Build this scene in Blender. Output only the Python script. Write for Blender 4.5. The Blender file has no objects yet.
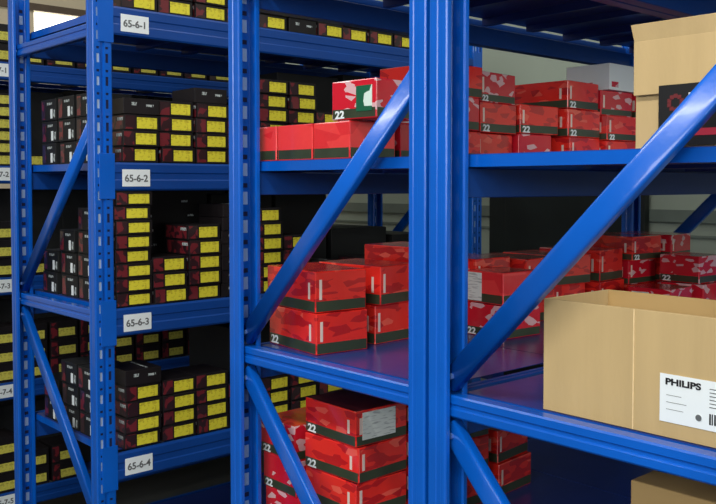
import bpy, bmesh, math, random
from mathutils import Vector, Matrix
random.seed(7)
EYE = 1.60
SC = bpy.context.scene
COL = SC.collection

# ------------------------------------------------------------------ materials
def s2l(c):
    return tuple((v/12.92 if v <= .04045 else ((v+.055)/1.055)**2.4) for v in [x/255 for x in c]) + (1,)

def mat(name, rgb, rough=.5, metal=0, noise=0, nscale=8, bump=0, bscale=30, coat=0, emit=None, spec=.5, stretch=(1, 1, 1)):
    m = bpy.data.materials.new(name); m.use_nodes = True
    nt = m.node_tree; b = nt.nodes['Principled BSDF']
    c = s2l(rgb)
    b.inputs['Base Color'].default_value = c
    b.inputs['Roughness'].default_value = rough
    b.inputs['Metallic'].default_value = metal
    b.inputs['Specular IOR Level'].default_value = spec
    if coat:
        b.inputs['Coat Weight'].default_value = coat; b.inputs['Coat Roughness'].default_value = .12
    tc = nt.nodes.new('ShaderNodeTexCoord'); mp = nt.nodes.new('ShaderNodeMapping')
    mp.inputs['Scale'].default_value = stretch
    nt.links.new(tc.outputs['Object'], mp.inputs[0])
    if noise:
        n = nt.nodes.new('ShaderNodeTexNoise'); n.inputs['Scale'].default_value = nscale; n.inputs['Detail'].default_value = 4
        r = nt.nodes.new('ShaderNodeValToRGB')
        r.color_ramp.elements[0].position = .3; r.color_ramp.elements[1].position = .7
        r.color_ramp.elements[0].color = tuple(v*(1-noise) for v in c[:3])+(1,)
        r.color_ramp.elements[1].color = tuple(min(1, v*(1+noise)) for v in c[:3])+(1,)
        nt.links.new(mp.outputs[0], n.inputs['Vector']); nt.links.new(n.outputs[0], r.inputs[0]); nt.links.new(r.outputs[0], b.inputs['Base Color'])
    if bump:
        n = nt.nodes.new('ShaderNodeTexNoise'); n.inputs['Scale'].default_value = bscale; n.inputs['Detail'].default_value = 3
        bp = nt.nodes.new('ShaderNodeBump'); bp.inputs['Strength'].default_value = bump; bp.inputs['Distance'].default_value = .01
        nt.links.new(mp.outputs[0], n.inputs['Vector']); nt.links.new(n.outputs[0], bp.inputs['Height']); nt.links.new(bp.outputs[0], b.inputs['Normal'])
    if emit:
        b.inputs['Emission Color'].default_value = s2l(emit[0]); b.inputs['Emission Strength'].default_value = emit[1]
    return m

def patterned(name, base, other, scale, thresh, rough, stretch=(1, 1, 1), bump=.55, glint=None):
    """carton print: irregular patches of a second ink"""
    m = mat(name, base, rough, bump=bump, bscale=11, coat=.6)
    nt = m.node_tree; b = nt.nodes['Principled BSDF']
    tc = nt.nodes.new('ShaderNodeTexCoord'); mp = nt.nodes.new('ShaderNodeMapping'); mp.inputs['Scale'].default_value = stretch
    mp.inputs['Rotation'].default_value = (.5, .6, .3)
    v = nt.nodes.new('ShaderNodeTexVoronoi'); v.inputs['Scale'].default_value = scale
    oi = nt.nodes.new('ShaderNodeObjectInfo'); ad = nt.nodes.new('ShaderNodeVectorMath')
    sc = nt.nodes.new('ShaderNodeMath'); sc.operation = 'MULTIPLY'; sc.inputs[1].default_value = 9
    nt.links.new(oi.outputs['Random'], sc.inputs[0])
    nt.links.new(tc.outputs['Object'], ad.inputs[0]); nt.links.new(sc.outputs[0], ad.inputs[1])
    r = nt.nodes.new('ShaderNodeValToRGB'); r.color_ramp.interpolation = 'CONSTANT'
    r.color_ramp.elements[0].color = s2l(base); r.color_ramp.elements[1].color = s2l(other); r.color_ramp.elements[1].position = thresh
    if glint:  # pale patches imitate glare, painted into the base colour
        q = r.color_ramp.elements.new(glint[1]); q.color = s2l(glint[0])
    nt.links.new(ad.outputs[0], mp.inputs[0]); nt.links.new(mp.outputs[0], v.inputs['Vector'])
    sp = nt.nodes.new('ShaderNodeSeparateColor'); nt.links.new(v.outputs['Color'], sp.inputs[0])
    nt.links.new(sp.outputs[0], r.inputs[0]); nt.links.new(r.outputs[0], b.inputs['Base Color'])
    return m

def printed(name, paper, ink, sx, sy, rough=.5, thresh=.52, axis='y'):
    """paper label with faint rows of small print"""
    m = mat(name, paper, rough)
    nt = m.node_tree; b = nt.nodes['Principled BSDF']
    tc = nt.nodes.new('ShaderNodeTexCoord'); mp = nt.nodes.new('ShaderNodeMapping'); mp.inputs['Scale'].default_value = (sx, sx, sy)
    n = nt.nodes.new('ShaderNodeTexNoise'); n.inputs['Scale'].default_value = 1; n.inputs['Detail'].default_value = 1
    r = nt.nodes.new('ShaderNodeValToRGB'); r.color_ramp.elements[0].position = thresh; r.color_ramp.elements[1].position = thresh+.1
    r.color_ramp.elements[0].color = s2l(paper); r.color_ramp.elements[1].color = s2l(ink)
    nt.links.new(tc.outputs['Object'], mp.inputs[0]); nt.links.new(mp.outputs[0], n.inputs['Vector'])
    nt.links.new(n.outputs[0], r.inputs[0]); nt.links.new(r.outputs[0], b.inputs['Base Color'])
    return m

M = {}
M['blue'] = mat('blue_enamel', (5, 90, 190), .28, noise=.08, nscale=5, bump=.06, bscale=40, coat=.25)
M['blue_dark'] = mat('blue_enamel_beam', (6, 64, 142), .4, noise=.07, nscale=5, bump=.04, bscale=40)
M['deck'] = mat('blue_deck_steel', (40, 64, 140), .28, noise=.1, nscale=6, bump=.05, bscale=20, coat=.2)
M['slot_highlight'] = mat('painted_slot_highlight', (170, 196, 226), .35, metal=.3)  # slot reflections painted as a light colour on the pressed cells
M['bolt'] = mat('zinc_bolt', (120, 160, 215), .3, metal=.7)
M['hole'] = mat('punched_hole', (4, 14, 60), .8)
M['white'] = mat('white_paper', (232, 240, 240), .5)
M['ink'] = mat('grey_ink', (96, 100, 100), .6)
M['black_ink'] = mat('black_ink', (12, 12, 14), .5)
M['yellow'] = printed('yellow_label', (226, 216, 58), (196, 182, 44), 90, 170)
M['yellow_dim'] = printed('dimmed_yellow_label', (205, 198, 84), (172, 164, 66), 90, 170)  # dimmed copy of the yellow label, shade put into its colour
M['blackbox'] = mat('black_carton', (24, 20, 22), .45, noise=.3, nscale=20, spec=.4)
M['darkbox'] = mat('matt_black_carton', (16, 18, 18), .6, noise=.3, nscale=20)
M['maroon'] = patterned('maroon_print', (110, 30, 38), (44, 18, 24), 45, .45, .45, bump=0)
M['silver'] = printed('silver_print', (176, 186, 184), (40, 40, 44), 160, 60, thresh=.5)
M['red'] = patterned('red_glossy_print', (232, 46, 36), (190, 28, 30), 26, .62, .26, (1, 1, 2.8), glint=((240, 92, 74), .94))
M['redpale'] = patterned('pale_red_glossy_print', (236, 62, 62), (222, 44, 50), 11, .62, .3, (1, 1, 2.2))
M['redfoil'] = patterned('red_white_print', (206, 26, 46), (222, 176, 180), 34, .82, .25, (1, 1, 2.0))
M['olive'] = mat('dark_olive_print', (52, 62, 44), .35, noise=.2, nscale=12, coat=.4)
M['lid'] = mat('dark_lid', (74, 20, 24), .4, noise=.4, nscale=9, coat=.3)  # dark red used for the top faces
M['glare_and_tape'] = mat('painted_glare_and_tape', (236, 214, 200), .15, coat=1)  # pale colour shared by painted glare strips and packing_tape
M['card'] = mat('brown_cardboard', (190, 165, 118), .8, noise=.06, nscale=3, bump=.12, bscale=60, spec=.2, stretch=(6, 6, .4))
M['card_edge'] = mat('cardboard_edge', (226, 200, 150), .8, noise=.08, nscale=60, spec=.2)
M['card_in'] = mat('cardboard_inside', (190, 158, 104), .8, noise=.06, nscale=4, spec=.2)
M['green'] = patterned('green_print', (16, 96, 66), (214, 236, 224), 32, .72, .4, bump=0)
M['brandred'] = mat('dull_red_ink', (104, 30, 34), .5)
M['pinkred'] = mat('pink_red_ink', (176, 40, 62), .5)
M['orange'] = mat('orange_print', (235, 110, 30), .35, noise=.25, nscale=20)
M['slip'] = printed('packing_slip', (222, 230, 222), (176, 184, 180), 30, 260, thresh=.55)
M['concrete'] = mat('concrete_floor', (70, 72, 70), .5, noise=.15, nscale=2, bump=.1)
M['ceil'] = mat('ceiling_panel', (196, 190, 176), .8, noise=.05)
M['wallw'] = mat('wall_cladding', (158, 170, 154), .7, noise=.06, nscale=1.5, bump=.05)
M['wallb'] = mat('beige_wall', (214, 200, 172), .8, noise=.05, nscale=1.5)
M['wallband'] = mat('wall_band', (112, 124, 114), .7, noise=.08)
M['brownframe'] = mat('brown_window_frame', (92, 76, 62), .6, noise=.1)
M['glow'] = mat('daylit_glass', (255, 252, 240), .3, emit=((255, 250, 236), 3.0))
M['doorm'] = mat('dark_door_leaf', (18, 26, 24), .5, noise=.2)

# ------------------------------------------------------------------ mesh helpers
def newobj(name, bm, mats, parent=None, loc=(0, 0, 0), smooth=False):
    me = bpy.data.meshes.new(name)
    bmesh.ops.recalc_face_normals(bm, faces=bm.faces)
    if smooth:
        for f in bm.faces: f.smooth = True
    bm.to_mesh(me); bm.free()
    for m in (mats if isinstance(mats, (list, tuple)) else [mats]): me.materials.append(m)
    o = bpy.data.objects.new(name, me); COL.objects.link(o)
    o.location = loc
    if parent is not None: o.parent = parent
    return o

def box(bm, x0, x1, y0, y1, z0, z1, mi=0, bev=0):
    r = bmesh.ops.create_cube(bm, size=1)
    vs = r['verts']
    for v in vs:
        v.co = Vector(((x0+x1)/2+v.co.x*(x1-x0), (y0+y1)/2+v.co.y*(y1-y0), (z0+z1)/2+v.co.z*(z1-z0)))
    fs = set(f for v in vs for f in v.link_faces)
    for f in fs: f.material_index = mi
    if bev:
        es = list(set(e for f in fs for e in f.edges))
        bmesh.ops.bevel(bm, geom=es, offset=bev, segments=2, affect='EDGES', profile=.5)
    return fs

def bx(*a, **k):
    bm = bmesh.new(); box(bm, *a, **k); return bm

def sweep(bm, prof, A, B, up, mi=0):
    """extrude a closed 2-D profile (u across, v along 'up') from A to B"""
    A = Vector(A); B = Vector(B); d = (B-A).normalized(); up = Vector(up); side = d.cross(up).normalized(); up = side.cross(d).normalized()
    ra = [bm.verts.new(A+side*u+up*v) for u, v in prof]; rb = [bm.verts.new(B+side*u+up*v) for u, v in prof]
    n = len(prof)
    for i in range(n):
        f = bm.faces.new((ra[i], ra[(i+1) % n], rb[(i+1) % n], rb[i])); f.material_index = mi
    for r in (ra, rb[::-1]):
        f = bm.faces.new(r); f.material_index = mi

def text_mesh(bm, s, size, origin, ux, uz, mi, depth=.0006, align='LEFT', stretch=1.0, bold=0):
    cu = bpy.data.curves.new('t', 'FONT'); cu.body = s; cu.size = size; cu.extrude = depth; cu.align_x = align; cu.offset = bold
    ob = bpy.data.objects.new('t', cu); COL.objects.link(ob)
    bpy.context.view_layer.update()
    me = bpy.data.meshes.new_from_object(ob.evaluated_get(bpy.context.evaluated_depsgraph_get()))
    bpy.data.objects.remove(ob)
    ux = Vector(ux); uz = Vector(uz); n = ux.cross(uz); o = Vector(origin)
    t = bmesh.new(); t.from_mesh(me); bpy.data.meshes.remove(me); bpy.data.curves.remove(cu)
    mp = {}
    for v in t.verts: mp[v.index] = bm.verts.new(o+ux*(v.co.x*stretch)+uz*v.co.y+n*v.co.z)
    for f in t.faces:
        try:
            g = bm.faces.new([mp[v.index] for v in f.verts]); g.material_index = mi
        except ValueError: pass
    t.free()

def empty(name, loc, rz=0):
    o = bpy.data.objects.new(name, None); COL.objects.link(o); o.location = loc; o.rotation_euler = (0, 0, rz)
    o.empty_display_size = .05
    return o

def tag(o, label, cat, group=None, kind=None):
    o['label'] = label; o['category'] = cat
    if group: o['group'] = group
    if kind: o['kind'] = kind
    return o

def struct(o): o['kind'] = 'structure'; return o

def dup(root, loc, rz, label, group):
    """copy a thing and its parts"""
    r = root.copy(); COL.objects.link(r); r.location = loc; r.rotation_euler = (0, 0, rz)
    r['label'] = label; r['group'] = group
    for ch in list(root.children):
        c = ch.copy(); COL.objects.link(c); c.parent = r
    return r

# ------------------------------------------------------------------ racks
PW, PD = .070, .049          # post width along Y, depth along X
Y0, Y1 = 1.30, 3.28          # first and last faces of a bay

def post_mesh(H):
    # front web at x=0, flanges to x=-PD ; local y 0..PW
    arc = lambda cx, cy, a0, a1: [(cx+.005*math.cos(math.radians(a)), cy+.005*math.sin(math.radians(a))) for a in [a0+(a1-a0)*t/4 for t in range(5)]]
    half = [(-PD+.005, .015), (-PD, .013)]+arc(-PD+.005, .005, 180, 270)+[(-.036, 0), (-.034, .0018), (-.024, .0018), (-.022, 0)]+arc(-.005, .005, 270, 360)+[(0, .014), (0, .024), (0, .028), (-.006, .031)]
    prof = half+[(x, PW-y) for x, y in half[::-1]]
    segy = [((prof[i][1]+prof[i+1][1])/2 if abs(prof[i][0]) < 1e-6 and abs(prof[i+1][0]) < 1e-6 else -1) for i in range(len(prof)-1)]
    S1 = [i for i, v in enumerate(segy) if .015 < v < .023][0]; S2 = [i for i, v in enumerate(segy) if .047 < v < .055][0]
    zs = [0]; kinds = []
    z = .03
    while z < H-.06:
        zs += [z, z+.030, z+.045, z+.053]; kinds += ['gap', 'slot', 'gap', 'hole']
        z += .076
    zs.append(H); kinds.append('gap')
    bm = bmesh.new()
    V = [[bm.verts.new((x, y, zz)) for x, y in prof] for zz in zs]
    for j, k in enumerate(kinds):
        for i in range(len(prof)-1):
            slot = k == 'slot' and i == S1
            hole = (k == 'hole' and i in (S1, S2)) or (k == 'slot' and i == S2)
            f = bm.faces.new((V[j][i], V[j][i+1], V[j+1][i+1], V[j+1][i]))
            if slot: f.material_index = 1; f.tag = True
            if hole: f.material_index = 2; f.tag = True
    # press the punched tabs inwards a little
    tagged = [f for f in bm.faces if f.tag]
    r = bmesh.ops.inset_individual(bm, faces=tagged, thickness=.0015, depth=0)
    for f in r['faces']: f.material_index = 0
    for f in tagged:
        s = Vector((-.0025, 0, 0)) if abs(f.calc_center_median().x) < .01 else Vector((0, .002, 0))
        for v in f.verts: v.co += s
    # wall thickness
    geo = bm.faces[:]
    bmesh.ops.recalc_face_normals(bm, faces=bm.faces)
    bmesh.ops.solidify(bm, geom=geo, thickness=.002)
    return bm

POSTS = {}
def post(parent, x, y, H, face):
    """face +1: slotted web looks towards +X, -1 towards -X ; x is the X of the web"""
    if H not in POSTS:
        o = newobj('upright_post', post_mesh(H), [M['blue'], M['slot_highlight'], M['hole']], parent); POSTS[H] = o.data
    else:
        o = bpy.data.objects.new('upright_post', POSTS[H]); COL.objects.link(o); o.parent = parent
    if face > 0: o.location = (x, y, 0)
    else:
        o.location = (x, y+PW, 0); o.rotation_euler = (0, 0, math.pi)
    return o

C_PROF = [(-.0150, -.021), (-.0135, -.0225), (.0120, -.0225), (.0150, -.019), (.0150, -.006), (.0115, -.003), (.0115, .003), (.0150, .006), (.0150, .019),
          (.0120, .0225), (-.0135, .0225), (-.0150, .021), (-.0150, .012), (-.0132, .012), (-.0132, .0205), (.0110, .0205), (.0125, .018),
          (.0125, .0075), (.0095, .0045), (.0095, -.0045), (.0125, -.0075), (.0125, -.018), (.0110, -.0205), (-.0132, -.0205), (-.0132, -.012), (-.0150, -.012)]
R_PROF = [(.0140*math.copysign(abs(math.cos(a))**.42, math.cos(a)), .0235*math.copysign(abs(math.sin(a))**.42, math.sin(a))) for a in [2*math.pi*i/40 for i in range(40)]]

def brace(parent, name, A, B, y, prof):
    bm = bmesh.new()
    a = Vector((A[0], y, A[1])); b = Vector((B[0], y, B[1]))
    up = Vector((0, 1, 0)).cross((b-a).normalized())
    if up.z < 0: up = -up
    sweep(bm, prof, a, b, up)
    if prof is R_PROF:
        for f in bm.faces:
            if len(f.verts) == 4: f.smooth = True
    o = newobj(name, bm, M['blue'], parent)
    for P, Q in ((a, b), (b, a)):
        c = P+(Q-P).normalized()*.022
        t = bmesh.new()
        bmesh.ops.create_cone(t, cap_ends=True, segments=6, radius1=.0065, radius2=.006, depth=.006, matrix=Matrix.Translation((c.x, y-.0165 if prof is C_PROF else y-.0155, c.z)) @ Matrix.Rotation(math.pi/2, 4, 'X'))
        newobj('bolt', t, M['bolt'], o)
    return o

def frame(parent, xl, xr, y, H):
    """xl/xr: X of the outer webs; one end frame with bracing"""
    post(parent, xl, y, H, -1); post(parent, xr, y, H, +1)
    a, b = xl+.030, xr-.030
    top, mid, low = EYE+.523, EYE-.447, EYE-1.40
    yb = y+.020
    for h in (top, mid, low):
        brace(parent, 'horizontal_brace', (xl+.006, h), (xr-.006, h), yb+.015, C_PROF)
    yb2 = yb+.017
    brace(parent, 'diagonal_brace', (a, mid+.045), (b, mid+.045+.655), yb2, R_PROF)
    brace(parent, 'diagonal_brace', (a, mid-.045), (b, mid-.045-.70), yb2, R_PROF)

BEAM = [(0, 0), (.002, -.0015), (.036, -.0015), (.040, .004), (.040, .030), (.037, .034), (.037, .052), (.040, .056), (.040, .080), (.036, .0865), (.026, .0865), (.024, .084), (.024, .060), (.002, .060), (0, .058)]

def beam(parent, xweb, y0, y1, ztop, face, tagtext=None, tagy=None, hh=.088):
    s = hh/.088
    prof = [(u, v*s) for u, v in BEAM]
    bm = bmesh.new()
    # outer face at xweb + face*.004 ; body goes back 40 mm
    pts = [(xweb+face*(.004-.040+u), ztop-hh+v) for u, v in prof]
    ra = [bm.verts.new((x, y0, z)) for x, z in pts]; rb = [bm.verts.new((x, y1, z)) for x, z in pts]
    n = len(pts)
    for i in range(n): bm.faces.new((ra[i], ra[(i+1) % n], rb[(i+1) % n], rb[i]))
    bm.faces.new(ra); bm.faces.new(rb[::-1])
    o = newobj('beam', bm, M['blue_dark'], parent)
    for yy0, yy1 in ((y0-.052, y0+.004), (y1-.004, y1+.052)):
        c = bmesh.new()
        xa, xb = sorted((xweb+face*.0005, xweb+face*.0045))
        box(c, xa, xb, yy0, yy1, ztop-.125, ztop+.028, bev=.001)
        newobj('beam_connector', c, M['blue'], o)
    if tagtext:
        t = bmesh.new(); xf = xweb+face*.0042
        box(t, xf, xf+.0012, tagy, tagy+.104, ztop-hh+.012, ztop-hh+.070, mi=0)
        text_mesh(t, tagtext, .033, (xf+.0016, tagy+.052, ztop-hh+.029), (0, 1, 0), (0, 0, 1), 1, align='CENTER', bold=.0006)
        newobj('location_tag', t, [M['white'], M['ink']], o)
    return o

def deck(parent, xl, xr, ztop, npan=4):
    ya, yb = Y0+.076, Y1-.076
    w = (yb-ya)/npan
    for i in range(npan):
        bm = bmesh.new(); p = .002
        u0, u1 = ya+i*w+p, ya+(i+1)*w-p
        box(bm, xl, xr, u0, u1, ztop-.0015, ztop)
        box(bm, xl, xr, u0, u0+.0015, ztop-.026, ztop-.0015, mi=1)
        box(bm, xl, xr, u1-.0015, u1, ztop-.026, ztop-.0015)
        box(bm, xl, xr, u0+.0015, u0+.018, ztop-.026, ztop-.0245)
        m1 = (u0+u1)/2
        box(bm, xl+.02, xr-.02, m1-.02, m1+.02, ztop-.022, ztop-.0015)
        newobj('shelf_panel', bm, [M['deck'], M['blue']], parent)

def rack(name, label, xl, xr, levels, H, tags=None, hh=.088, tagy=1.415):
    r = tag(empty(name, ((xl+xr)/2, Y0, 0)), label, 'shelf rack', 'blue steel storage racks')
    hold = Vector(r.location)
    for y in (Y0, Y1-PW): frame(r, xl, xr, y, H)
    for i, h in enumerate(levels):
        z = EYE+h
        beam(r, xr, Y0+PW, Y1-PW, z, +1, tags[i] if tags else None, tagy, hh)
        beam(r, xl, Y0+PW, Y1-PW, z, -1, None, 0, hh)
        deck(r, xl+.034, xr-.034, z)
    for ch in r.children: ch.location = Vector(ch.location)-hold
    return r

X1L, X1R = -1.231, -.52
X2L, X2R = -1.955, -1.240
X3L, X3R = -3.49, -2.75
X4L, X4R = -4.77, -4.03
LV12 = [.556, .063, -.430, -.915, -1.41]
LV34 = [.600, .078, -.417, -.912, -1.41]
LV4 = [.556, .088, -.418, -.900, -1.407]
rack('storage_rack', 'blue steel storage rack nearest on the right, holding the open brown cartons', X1L, X1R, LV12, 2.55)
rack('storage_rack', 'blue steel storage rack in the middle, stacked with glossy red boxes', X2L, X2R, LV12, 2.55)
rack('storage_rack', 'blue steel storage rack with white tags on its beams and yellow labelled black boxes', X3L, X3R, LV34, 2.33,
     ['65-6-1', '65-6-2', '65-6-3', '65-6-4', '65-6-5'], .095, 1.400)
rack('storage_rack', 'farthest blue storage rack, half hidden at the left edge behind the tagged rack', X4L, X4R, LV4, 2.33,
     ['65-7-1', '65-7-2', '65-7-3', '65-7-4', '65-7-5'], .080, 1.40)

# ------------------------------------------------------------------ carton prototypes
def black_pad_box(yel='yellow', L=.135, W=.165, Hh=.050):
    """flat black box; its printed long side looks towards +X"""
    e = empty('brake_pad_box', (0, 0, -5))
    b = bmesh.new(); box(b, -W/2, W/2, -L/2, L/2, .0005, Hh, bev=.0012)
    newobj('carton_body', b, M['blackbox'], e)
    p = bx(W/2, W/2+.0006, -L/2+.002, -L/2+.040, .004, Hh-.004); newobj('maroon_panel', p, M['maroon'], e)
    p = bx(-W/2+.01, W/2-.01, -L/2-.0006, -L/2, .004, Hh-.005); newobj('maroon_end_print', p, M['maroon'], e)
    p = bx(W/2-.05, W/2-.012, -L/2-.0012, -L/2-.0006, Hh*.62, Hh*.82); newobj('silver_print', p, M['silver'], e)
    p = bx(W/2, W/2+.0010, -L/2+.046, L/2-.012, .007, Hh-.009); newobj('yellow_label', p, M[yel], e)
    return e
def plain_pad_box(L=.135, W=.165, Hh=.048):
    e = empty('brake_pad_box', (0, 0, -5))
    b = bmesh.new(); box(b, -W/2, W/2, -L/2, L/2, .0005, Hh, bev=.0012)
    newobj('carton_body', b, M['blackbox'], e)
    p = bx(W/2, W/2+.0006, -L/2+.03, -L/2+.05, Hh*.55, Hh*.75); newobj('silver_print', p, M['silver'], e)
    p = bx(W/2, W/2+.0006, L/2-.05, L/2-.022, Hh*.5, Hh*.65); newobj('silver_print', p, M['silver'], e)
    p = bx(-W/2+.02, W/2-.02, L/2-.05, L/2-.042, Hh, Hh+.0006); newobj('silver_line', p, M['silver'], e)
    return e
def end_label_box(L=.15, W=.135, Hh=.082):
    e = empty('spare_part_box', (0, 0, -5))
    b = bmesh.new(); box(b, -W/2, W/2, -L/2, L/2, .0005, Hh, bev=.0012)
    newobj('carton_body', b, M['darkbox'], e)
    p = bx(.018, .036, -L/2-.0008, -L/2, .008, .044); newobj('white_label', p, M['white'], e)
    p = bx(.044, .058, -L/2-.0008, -L/2, .010, .040); newobj('silver_print', p, M['silver'], e)
    p = bx(-.012, .032, -L/2-.0008, -L/2, .060, .069); newobj('silver_print', p, M['silver'], e)
    p = bx(-.06, -.03, -L/2-.0006, -L/2, .006, .075); newobj('maroon_end_print', p, M['maroon'], e)
    return e
def big_black(W, L, Hh):
    b = bmesh.new(); box(b, -W/2, W/2, -L/2, L/2, .0005, Hh, bev=.002)
    return b

ORD = ['bottom', 'second', 'third', 'fourth', 'fifth', 'sixth', 'seventh', 'eighth', 'ninth']
PRO = {}
def spawn(key, maker, loc, rz, label, group, cat='box'):
    if key not in PRO:
        e = maker(); PRO[key] = e; e.location = loc; e.rotation_euler = (0, 0, rz); tag(e, label, cat, group); return e
    r = dup(PRO[key], loc, rz, label, group); r['category'] = cat
    return r

SHELF = ['top shelf', 'second shelf down', 'third shelf down', 'fourth shelf down', 'lowest shelf']
XF = -2.755-.085
def stack3(level, k, y, ny, np_=0, base=0, shade='yellow'):
    """front stack: ny yellow-labelled boxes with np_ plain ones on top"""
    z = EYE+LV34[level]
    for i in range(ny+np_):
        ky = i < ny
        pos = ORD[i]+(' up' if i else '')
        nm = 'black box with yellow label' if ky else 'black box with silver marks'
        lab = '%s, %s, stack %s, tag %s' % (nm, pos, WH[k], ['65-6-1', '65-6-2', '65-6-3', '65-6-4', '65-6-5'][level])
        pitch = .0548 if ny+np_ < 7 else .0495
        key = ('y' if ky else 'p')+('' if pitch > .054 else 's')
        mk = (lambda hh=pitch-.001: black_pad_box(Hh=hh)) if ky else (lambda hh=pitch-.001: plain_pad_box(Hh=hh))
        spawn(key, mk, (XF+random.uniform(-.006, .006), y+random.uniform(-.003, .003), z+i*pitch), random.uniform(-.03, .03), lab, 'flat black boxes on the tagged rack')
WH = ['nearest tag', 'next after tag', 'third from tag', 'at middle post', 'just past middle post', 'second past middle post', 'third past middle post',
      'fourth past middle post', 'fifth past middle post', 'sixth past middle post', 'seventh past middle post', 'farthest']
# level 0 (top), 1, 2, 3
ys = [1.480+.142*i for i in range(12)]
L0 = [(2, 0), (2, 1), (3, 0), (2, 1), (2, 0), (0, 3), (1, 1), (2, 0), (1, 1), (2, 0), (1, 1), (2, 0)]
L1 = [(3, 1), (4, 0), (4, 1), (3, 1), (6, 0), (6, 0), (4, 0), (1, 1), (1, 0), (0, 2), (1, 1), (1, 0)]
L2 = [(8, 0), (3, 0), (5, 0), (0, 7), (6, 0), (4, 0), (1, 1), (1, 0), (2, 0), (1, 0), (0, 1), (1, 0)]
L3 = [(4, 1), (4, 0), (4, 0), (3, 0), (4, 0), (4, 0), (3, 0), (0, 2), (1, 1), (0, 1), (1, 0), (0, 2)]
for lv, L, off in ((0, L0, 0), (1, L1, 0), (2, L2, -.033), (3, L3, 0)):
    for k, (a, b) in enumerate(L):
        if a+b: stack3(lv, k, ys[k]+off, a, b)
# boxes with white end labels, ends seen through the end frame
ROWN = ['middle row', 'inner row', 'back row']
def endstack(level, row, n, y=1.462, x=None):
    z = EYE+LV34[level]
    for i in range(n):
        spawn('e', end_label_box, (x, y+random.uniform(-.004, .004), z+i*.084), random.uniform(-.02, .02),
              'taller black box with white end label, %s, %s, %s of tagged rack' % (ORD[i], ROWN[row], SHELF[level]), 'black boxes showing white end labels')
for level, rows in ((1, (3, 3, 3)), (2, (4, 3, 2)), (3, (3, 3, 2))):
    for r_, n in enumerate(rows):
        endstack(level, r_, n, x=(-3.010, -3.160, -3.325)[r_]+.005)
# black cartons at the rack backs, mostly added to keep gaps dark
def dark_fill_cartons(level, items, deckz, rackname, x, W):
    for j, (y, L, Hh, dim) in enumerate(items):
        e = empty('black_carton', (x, y, EYE+deckz))
        newobj('carton_body', big_black(W, L, Hh), M['darkbox'], e)
        rr = random.Random(j+level*10)
        if dim:
            n = max(1, int(Hh/.055))
            for a in range(n):
                for c in range(2):
                    yy = -L/2+.05+c*(L/2)+rr.uniform(-.02, .02)
                    newobj('silver_print', bx(W/2, W/2+.0008, yy, yy+.028, .02+a*.055, .028+a*.055), M['silver'], e)
        tag(e, 'large matt black carton, dark filler, %s, back of %s, %s along' % (SHELF[level], rackname, ['nearest', 'second', 'third', 'fourth', 'fifth', 'sixth'][j]), 'carton', 'large black cartons')
dark_fill_cartons(1, [(1.72, .30, .245, 0), (2.05, .32, .22, 0), (2.42, .34, .40, 0), (2.79, .34, .42, 0)], LV34[1], 'tagged rack', -3.19, .36)
dark_fill_cartons(2, [(1.74, .32, .395, 1), (2.07, .30, .38, 1), (2.38, .28, .38, 0), (2.72, .34, .22, 0), (3.05, .24, .18, 0)], LV34[2], 'tagged rack', -3.19, .36)
dark_fill_cartons(0, [(1.72, .30, .14, 0), (2.05, .32, .18, 0), (2.42, .34, .22, 0), (2.79, .34, .24, 0)], LV34[0], 'tagged rack', -3.19, .36)
dark_fill_cartons(3, [(2.20, .34, .32, 0), (2.60, .36, .34, 0), (3.0, .30, .3, 0)], LV34[3], 'tagged rack', -3.19, .36)

# farthest rack: yellow-labelled boxes at its near end and behind
X4F = X4R-.005-.085
def stack4(level, y, n, kk):
    z = EYE+LV4[level]
    tall = level != 1
    for i in range(n):
        spawn('y4t' if tall else 'y4', (lambda: tall_pad_box()) if tall else (lambda: black_pad_box('yellow_dim', Hh=.0535)),
              (X4F+random.uniform(-.005, .005), y, z+i*(.0845 if tall else .0545)), random.uniform(-.02, .02),
              'yellow labelled box on farthest rack, %s, %s, stack %s' % (SHELF[level], ORD[i], kk), 'yellow labelled boxes on the farthest rack')
def tall_pad_box(L=.135, W=.165, Hh=.084):
    e = empty('brake_pad_box', (0, 0, -5))
    b = bmesh.new(); box(b, -W/2, W/2, -L/2, L/2, .0005, Hh, bev=.0012)
    newobj('carton_body', b, M['blackbox'], e)
    p = bx(W/2, W/2+.0006, -L/2+.002, -L/2+.034, .006, Hh-.006); newobj('maroon_panel', p, M['maroon'], e)
    p = bx(W/2, W/2+.0010, -L/2+.040, L/2-.014, .012, .050); newobj('yellow_label', p, M['yellow_dim'], e)
    return e
KK = ['at left picture edge', 'beside far post', 'second past far post', 'third past far post', 'behind tagged post', 'first past tagged post', 'second past tagged post',
      'third past tagged post', 'fourth past tagged post', 'fifth past tagged post']
for level, cnts in ((0, (2, 1, 1, 1, 1, 1, 1, 1, 1, 1)), (1, (6, 1)), (2, (3, 1, 1, 1)), (3, (3, 3, 3, 3, 3, 2, 3, 3, 3, 3)), (4, (3, 2, 2))):
    for k, n in enumerate(cnts): stack4(level, 1.455+.148*k, n, KK[k])
dark_fill_cartons(0, [(1.62, .42, .17, 0), (2.08, .42, .16, 0), (2.55, .44, .28, 0), (3.0, .40, .28, 0)], LV4[0], 'farthest rack', -4.45, .5)  # added so the view through the farthest rack stays dark
dark_fill_cartons(1, [(1.62, .42, .36, 0), (2.08, .42, .38, 0), (2.55, .44, .38, 0), (3.0, .40, .38, 0)], LV4[1], 'farthest rack', -4.45, .5)
dark_fill_cartons(2, [(1.61, .42, .400, 0), (2.05, .46, .400, 0), (2.54, .46, .400, 0), (3.0, .40, .400, 0)], LV4[2], 'farthest rack', -4.45, .5)
dark_fill_cartons(3, [(1.62, .42, .36, 0), (2.08, .42, .38, 0), (2.55, .44, .38, 0), (3.0, .40, .36, 0)], LV4[3], 'farthest rack', -4.45, .5)

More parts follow.
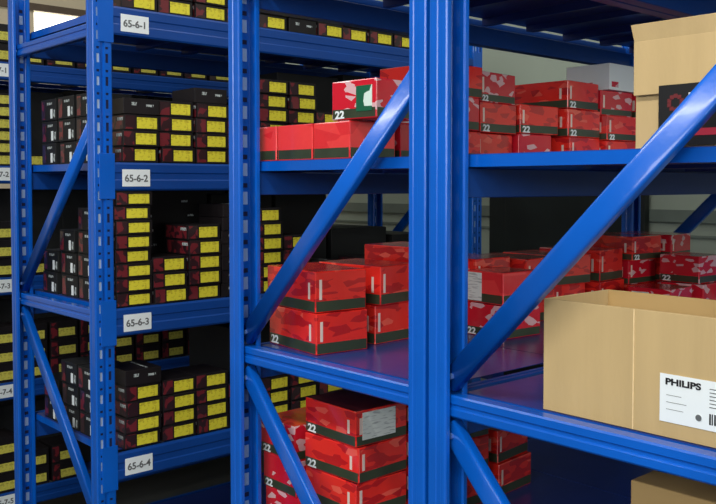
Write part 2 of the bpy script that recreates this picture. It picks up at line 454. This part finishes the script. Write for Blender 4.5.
dark_fill_cartons(4, [(1.62, .42, .36, 0), (2.08, .42, .38, 0), (2.55, .44, .38, 0), (3.0, .40, .36, 0)], LV4[4], 'farthest rack', -4.45, .5)
# ------------------------------------------------------------------ red boxes
def red_box(W, L, Hh, face='red', logo=True, band=.27, glare=True, lid='red'):
    e = empty('red_box', (0, 0, -5))
    b = bmesh.new()
    r = bmesh.ops.create_cube(b, size=1)
    for v in b.verts: v.co = Vector((v.co.x*W, v.co.y*L, (v.co.z+.5)*(Hh-.001)+.0005))
    bmesh.ops.bisect_plane(b, geom=b.verts[:]+b.edges[:]+b.faces[:], plane_co=(0, 0, Hh*band), plane_no=(0, 0, 1))
    for f in b.faces:
        c = f.calc_center_median()
        f.material_index = 1 if (c.z < Hh*band and abs(f.normal.z) < .5) else (2 if f.normal.z > .5 else 0)
    hor = [ed for ed in b.edges if abs(ed.verts[0].co.z-ed.verts[1].co.z) < 1e-5 and abs(ed.verts[0].co.z-Hh*band) < 1e-4]
    es = [ed for ed in b.edges if ed not in hor]
    bmesh.ops.bevel(b, geom=es, offset=.003, segments=2, affect='EDGES', profile=.5)
    # bulge the faces a little, as wrapped cartons do
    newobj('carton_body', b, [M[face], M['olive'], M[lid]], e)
    if logo:
        t = bmesh.new(); s = Hh*band*1.0
        text_mesh(t, '22', s, (-W/2+.012, -L/2-.0006, Hh*band*.16), (1, 0, 0), (0, 0, 1), 0, bold=.0008, stretch=1.25)
        newobj('white_logo', t, M['white'], e)
        if logo == 2:
            t = bmesh.new(); text_mesh(t, '22', s, (W/2+.0006, -L/2+.012, Hh*band*.16), (0, 1, 0), (0, 0, 1), 0, bold=.0008, stretch=1.25)
            newobj('white_logo', t, M['white'], e)
    if glare:  # thin pale strips painted on as glare of the wrapped sides
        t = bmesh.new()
        box(t, W/2-.032, W/2-.024, -L/2-.0007, -L/2, Hh*band+.004, Hh*.72); newobj('glare_strip', t, M['glare_and_tape'], e); t = bmesh.new()
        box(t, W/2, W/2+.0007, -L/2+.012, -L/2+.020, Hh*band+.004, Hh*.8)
        newobj('glare_strip', t, M['glare_and_tape'], e)
    return e

def sticker(root, face, u0, u1, z0, z1, m, name, W, L):
    if face == 'y': b = bx(u0, u1, -L/2-.0015, -L/2-.0003, z0, z1)
    else: b = bx(W/2+.0003, W/2+.0015, u0, u1, z0, z1)
    return newobj(name, b, m, root)

DIM = {'H': (.235, .182, .090), 'J': (.235, .172, .084), 'F': (.235, .172, .084), 'G': (.235, .182, .090), 'L': (.205, .172, .090), 'A': (.235, .160, .106), 'B': (.140, .150, .092), 'C': (.235, .172, .097), 'D': (.150, .155, .094)}
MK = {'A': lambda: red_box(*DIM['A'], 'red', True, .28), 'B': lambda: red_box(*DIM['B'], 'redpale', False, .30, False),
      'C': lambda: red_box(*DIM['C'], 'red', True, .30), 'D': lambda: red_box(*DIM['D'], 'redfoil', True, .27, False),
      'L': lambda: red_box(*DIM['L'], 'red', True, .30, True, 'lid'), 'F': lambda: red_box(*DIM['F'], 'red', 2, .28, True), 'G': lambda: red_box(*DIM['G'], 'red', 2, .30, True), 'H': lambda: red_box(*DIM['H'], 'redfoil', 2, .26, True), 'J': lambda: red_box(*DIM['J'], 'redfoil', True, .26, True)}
def red(key, x1, y0, z, label, rz=0, group='glossy red boxes in the middle rack', unique=False):
    """x1: right face X, y0: near face Y"""
    W, L, Hh = DIM[key]
    loc = (x1-W/2, y0+L/2, z)
    if unique:
        e = MK[key](); e.location = loc; e.rotation_euler = (0, 0, math.radians(rz)); tag(e, label, 'box', group)
        return e
    return spawn('R'+key, MK[key], loc, math.radians(rz), label, group)

R = math.radians
# --- second shelf (just above eye level), near end: row of single boxes seen end on
Z = EYE+LV12[1]
red('B', -1.868, 1.392, Z, 'small red box with dark band, leftmost on middle rack upper shelf, against the post', unique=False, rz=0)
red('B', -1.724, 1.395, Z, 'small pale red box, second from the post on the middle rack upper shelf', 1)
red('B', -1.580, 1.398, Z, 'small pale red box under the green labelled box, middle rack upper shelf', -1)
g = red('D', -1.500, 1.400, Z+.0935, 'red and white box with a green picture label, on top of a small red box', 3, unique=True)
sticker(g, 'y', .01, .062, .018, .078, M['green'], 'green_label', .150, .155)
DW, DL, DH = DIM['D']
k = 0
NTH = ['nearest', 'second', 'third', 'fourth', 'fifth', 'sixth', 'seventh', 'eighth', 'ninth', 'tenth', 'eleventh']
LAY = ['bottom layer', 'second layer', 'third layer', 'fourth layer']
def column(level, rows, shelfname, keys='C', group='glossy red boxes in the middle rack', pick=None):
    """rows: (near Y, right X, layers, jitter)"""
    z = EYE+LV12[level]
    for r_, (y, x, n, kk, rot) in enumerate(rows):
        hh = 0
        for i in range(n):
            key = kk[i % len(kk)]
            H_ = DIM[key][2]
            a = rot+random.uniform(-1.6, 1.6)
            lab = 'glossy red box on middle rack %s, %s, %s block from near end' % (shelfname, LAY[i], NTH[r_])
            o = red(key, x+random.uniform(-.012, .012), y+random.uniform(-.003, .003), z+hh, lab, a, group)
            if pick is not None: pick[(r_, i)] = o
            hh += H_
column(1, [(1.585, -1.60, 2, 'DG', 0), (1.776, -1.64, 3, 'GDG', 3), (1.970, -1.68, 3, 'GGH', 4), (2.168, -1.66, 2, 'DG', -3), (2.366, -1.64, 3, 'GGG', 2),
           (2.562, -1.62, 3, 'FFJ', -3), (2.752, -1.60, 3, 'JFJ', 2), (2.940, -1.60, 3, 'FFF', -2)], 'upper shelf')
# white cartons on top of the far end of that row
for j, y in enumerate((2.655, 2.835)):
    e = empty('white_carton', (-1.70, y, Z+.2525)); b = bmesh.new(); box(b, -.085, .085, -.082, .082, .0005, .088, bev=.002)
    newobj('carton_body', b, M['white'], e)
    t = bx(-.07, .02, -.0832, -.0820, .01, .028); newobj('red_print', t, M['redfoil'], e)
    t = bx(.085, .0858, -.07, -.03, .01, .028); newobj('red_print', t, M['redfoil'], e)
    tag(e, ['white carton on top of the red boxes beside the tall brown carton, nearer one', 'white carton on top of the red boxes beside the tall brown carton, farther one'][j], 'carton', 'white cartons at far end')

# --- third shelf: the main pile
PK = {}
Z = EYE+LV12[2]
column(2, [(1.405, -1.695, 2, 'AA', -5), (1.602, -1.715, 2, 'AA', 4), (1.800, -1.735, 3, 'FFF', 5), (1.990, -1.68, 2, 'AA', -2), (2.170, -1.66, 2, 'CA', 4),
           (2.360, -1.66, 2, 'AC', -4), (2.550, -1.64, 2, 'AA', 3), (2.735, -1.62, 3, 'FJF', -3), (2.920, -1.60, 3, 'JFJ', 4)], 'pile shelf', pick=PK)
# loose small boxes by the post and on top
red('D', -1.525, 1.925, Z+.0, 'red and silver box standing alone on the blue deck behind the big post', -4)
s = red('B', -1.530, 1.925, Z+.095, 'small red box with a white end label, behind the right edge of the big post', -3, unique=True)
sticker(s, 'y', -.068, -.010, .006, .086, M['slip'], 'white_label', .140, .150)
s = red('D', -1.42, 2.62, Z+.0, 'red box with white end label far back on the pile shelf', 3, unique=True)
sticker(s, 'y', -.06, .00, .01, .08, M['slip'], 'white_label', .150, .155)
red('D', -1.42, 2.83, Z+.0, 'red and silver box at the far end, lower one beside the grey wall', 5)
red('D', -1.425, 2.84, Z+.095, 'red and silver box at the far end, upper one beside the grey wall', -3)
red('D', -1.38, 3.03, Z+.0, 'last red and silver box on the pile shelf, farthest right', 2)

# --- fourth shelf
P4 = {}
column(3, [(1.405, -1.802, 3, 'DDD', 0), (1.600, -1.802, 3, 'DDD', 0), (1.800, -1.62, 3, 'CCC', -4), (2.000, -1.62, 2, 'CC', 6)], 'lower shelf', pick=P4)
z = EYE+LV12[3]
for i in range(4):
    o = red('L', -1.585, 1.425+.0*i, z+i*.0902, 'dark lidded red box in the front corner stack of the lower shelf, '+LAY[i], 1.5*(-1)**i, unique=(i == 3))
    if i == 3: sticker(o, 'x', -.065, .045, .016, .084, M['slip'], 'packing_label', .205, .172)
o = red('L', -1.57, 1.615, z+.2708, 'dark lidded red box with an orange mark, behind the labelled box on the lower shelf', 0, unique=True)
sticker(o, 'x', .02, .05, .03, .08, M['orange'], 'orange_label', .205, .172)
for i in range(3): red('L', -1.57, 1.615, z+i*.0902, 'red box below the orange marked box on the lower shelf, '+LAY[i], 1-i)

# ------------------------------------------------------------------ cardboard cartons
def open_carton(name, x0, x1, y0, y1, z, Hh, t=.005):
    e = empty(name, ((x0+x1)/2, (y0+y1)/2, z)); W, L = x1-x0, y1-y0
    def panel(nm, a, m=M['card']):
        b = bmesh.new(); box(b, *a, bev=.0012); return newobj(nm, b, m, e)
    panel('front_panel', (-W/2, W/2, -L/2, -L/2+t, .001, Hh))
    panel('back_panel', (-W/2, W/2, L/2-t, L/2, .001, Hh), M['card_in'])
    panel('side_panel', (-W/2, -W/2+t, -L/2+t, L/2-t, .001, Hh))
    panel('side_panel', (W/2-t, W/2, -L/2+t, L/2-t, .001, Hh))
    panel('bottom_panel', (-W/2+t, W/2-t, -L/2+t, L/2-t, .001, .006), M['card_in'])
    return e, W, L

# open carton with shipping label, on the deck level with the brace
zc = EYE+LV12[2]
e, W, L = open_carton('cardboard_carton', -1.005, -.575, 1.382, 1.602, zc, .214)
tag(e, 'open brown cardboard carton with a white shipping label on the near rack', 'carton')
b = bmesh.new(); box(b, -W/2+.190, -W/2+.1925, -L/2-.0012, -L/2+.001, .002, .2135); newobj('seam', b, M['card_edge'], e)
lab = bmesh.new(); lx = -.763+.790+.0; lx = -W/2+(1.005-.763)
box(lab, lx, lx+.155, -L/2-.0014, -L/2-.0004, .028, .110, mi=0)
yy = -L/2-.0018
text_mesh(lab, 'PHILIPS', .0150, (lx+.010, yy, .0925), (1, 0, 0), (0, 0, 1), 1, bold=.0005, stretch=1.32)
r_ = random.Random(3)
for rr in range(3):
    box(lab, lx+.012, lx+.012+r_.uniform(.02, .05), yy+.0001, yy+.0004, .074-rr*.012, .0748-rr*.012, mi=2)
bmesh.ops.create_cone(lab, cap_ends=True, segments=20, radius1=.0055, radius2=.0055, depth=.0012, matrix=Matrix.Translation((lx+.070, yy, .046)) @ Matrix.Rotation(math.pi/2, 4, 'X'))
for f in lab.faces:
    c = f.calc_center_median()
    if abs(c.x-(lx+.070)) < .006 and abs(c.z-.046) < .0062 and abs(c.y-yy) < .0009 and len(f.verts) != 4: f.material_index = 2
for i in range(14):
    xx = lx+.088+i*.0042
    box(lab, xx, xx+r_.choice((.001, .002, .0028)), yy-.0001, yy+.0004, .038, .056, mi=1)
for i in range(6):
    box(lab, lx+.088, lx+.088+r_.uniform(.02, .055), yy+.0001, yy+.0004, .066+i*.006, .0675+i*.006, mi=2)
newobj('shipping_label', lab, [M['white'], M['black_ink'], M['ink']], e)

# tall carton with its front flap hanging, on the shelf above
zc = EYE+LV12[1]
e, W, L = open_carton('cardboard_carton', -.857, -.545, 1.452, 1.80, zc, .194)
tag(e, 'tall open brown carton with a black printed panel, on the upper shelf behind the brace', 'carton')
b = bmesh.new(); box(b, -W/2-.002, W/2, -L/2-.006, -L/2-.002, .098, .196, bev=.0012)
for v in b.verts:
    if v.co.z < .12: v.co.y -= .004; v.co.x += .003 if v.co.x < 0 else 0
newobj('front_flap', b, M['card'], e)
b = bmesh.new(); box(b, -W/2, W/2, -L/2-.0045, -L/2+.0005, .186, .226, bev=.0012)
for v in b.verts:
    if v.co.z > .2: v.co.y -= .006; v.co.x += -.006
newobj('top_flap', b, M['card'], e)
px0 = -W/2+.052
pb = bmesh.new()
box(pb, px0, W/2-.012, -L/2-.0125, -L/2-.0105, .006, .112, mi=0)
box(pb, px0+.001, W/2-.013, -L/2-.0133, -L/2-.0125, .022, .034, mi=3)
for i in range(10):
    a = 2*math.pi*i/10+.3
    cx, cz = px0+.032+.012*math.cos(a), .080+.012*math.sin(a)
    box(pb, cx-.0035, cx+.0035, -L/2-.0133, -L/2-.0124, cz-.0035, cz+.0035, mi=1)
for i, w in enumerate((.011, .007, .012, .009)):
    xx = px0+.056+i*.017
    box(pb, xx, xx+w, -L/2-.0133, -L/2-.0124, .082, .096, mi=2)
newobj('printed_panel', pb, [M['black_ink'], M['brandred'], M['white'], M['pinkred']], e)

# closed brown carton low on the near rack
zc = EYE+LV12[3]
e = empty('cardboard_carton', (-.705, 1.66, zc))
b = bmesh.new(); box(b, -.182, .182, -.16, .16, .001, .352, bev=.003); newobj('carton_body', b, M['card_in'], e)
b = bmesh.new(); box(b, -.183, .183, -.0015, .0015, .352, .3528); newobj('lid_seam', b, M['card_edge'], e)
b = bmesh.new(); box(b, -.1835, .1835, -.024, .024, .3528, .3534); newobj('packing_tape', b, M['glare_and_tape'], e)
tag(e, 'closed brown carton low on the near rack, only its top corner showing', 'carton')

# ------------------------------------------------------------------ building
def quad(name, x0, x1, y0, y1, z0, z1, m):
    return struct(newobj(name, bx(x0, x1, y0, y1, z0, z1), m))
quad('floor', -7.6, 3.0, -3.0, 4.1, -.1, 0, M['concrete'])
quad('ceiling', -7.6, 3.0, -3.0, 4.1, 4.3, 4.4, M['ceil'])
w = bmesh.new(); box(w, -7.6, 3.0, 4.0, 4.1, 0, 4.3, mi=0)
struct(newobj('wall_back', w, M['wallw']))
t = bmesh.new(); box(t, -7.5, 3.0, 3.985, 4.0, EYE-.18, EYE-.12); struct(newobj('trim_1', t, M['wallband']))
t = bmesh.new(); box(t, -7.5, 3.0, 3.992, 4.0, EYE-.252, EYE-.24); struct(newobj('trim_2', t, M['wallband']))
w = bmesh.new()
zw0, zw1 = 2.72, 3.09
box(w, -7.6, -7.5, -3.0, 4.0, 0, zw0); box(w, -7.6, -7.5, -3.0, 4.0, zw1, 4.3)
box(w, -7.6, -7.5, -3.0, 3.02, zw0, zw1)
struct(newobj('wall_left', w, M['wallb']))
struct(newobj('window_1', bx(-7.58, -7.56, 3.02, 4.0, zw0, zw1), M['glow']))
t = bmesh.new(); box(t, -7.5, -7.47, 2.6, 4.0, zw1, zw1+.06); struct(newobj('trim_3', t, M['brownframe']))
# dark door in the back wall, beyond the middle rack
d = bmesh.new(); box(d, -3.25, -2.27, 3.94, 3.984, .01, 2.03, bev=.004)
for (a, b_) in ((.15, .95), (1.05, 1.9)): box(d, -3.13, -2.39, 3.932, 3.94, a, b_, bev=.003)
dr = struct(newobj('door_1', d, M['doorm']))
hb = bmesh.new(); box(hb, -2.37, -2.34, 3.90, 3.932, .98, 1.10, bev=.004); newobj('door_handle', hb, M['bolt'], dr)

# ------------------------------------------------------------------ light
def area(name, loc, rot, sx, sy, power, col=(1, 1, 1)):
    l = bpy.data.lights.new(name, 'AREA'); l.shape = 'RECTANGLE'; l.size = sx; l.size_y = sy; l.energy = power; l.color = col
    o = bpy.data.objects.new(name, l); COL.objects.link(o); o.location = loc; o.rotation_euler = rot
    return o
area('ceiling_tube_light', (-.6, -.9, 4.15), (0, 0, 0), 3.5, .3, 95, (1, .98, .95))
area('ceiling_tube_light', (-4.5, -.4, 4.15), (0, 0, 0), 3.0, .3, 24, (1, .98, .95))
area('aisle_tube_light', (-2.35, 2.0, 4.15), (0, 0, 0), .25, 2.4, 9, (1, .98, .95))
area('aisle_tube_light', (-5.6, 2.2, 4.15), (0, 0, 0), .25, 2.4, 22, (1, .98, .95))
area('aisle_tube_light', (.4, 2.4, 4.15), (0, 0, 0), .25, 2.0, 12, (1, .98, .95))
area('front_fill_light', (1.0, -2.9, 2.75), (math.radians(80), 0, math.radians(14)), 3.2, 1.6, 100, (1, 1, 1))  # added fill from behind the camera, no opening modelled
area('side_fill_light', (2.85, .9, 2.2), (math.radians(88), 0, math.radians(90)), 2.4, 1.6, 60, (1, .99, .97))  # added fill from the right to brighten faces turned that way
wd = bpy.data.worlds.new('world'); SC.world = wd; wd.use_nodes = True
wd.node_tree.nodes['Background'].inputs[0].default_value = (.80, .88, 1, 1)
wd.node_tree.nodes['Background'].inputs[1].default_value = .08

# ------------------------------------------------------------------ camera
cam = bpy.data.cameras.new('camera'); co = bpy.data.objects.new('camera', cam); COL.objects.link(co)
cam.sensor_width = 36; cam.lens = 880/716*36; cam.sensor_fit = 'HORIZONTAL'
pitch = math.atan(33/880)
co.location = (0, 0, EYE)
co.rotation_euler = (math.pi/2-pitch, 0, math.radians(48))
cam.shift_y = -34/716
cam.clip_start = .05
SC.camera = co
SC.view_settings.view_transform = 'Standard'; SC.view_settings.look = 'None'; SC.view_settings.gamma = 1
SC.view_settings.use_curve_mapping = False
SC.view_settings.exposure = .42
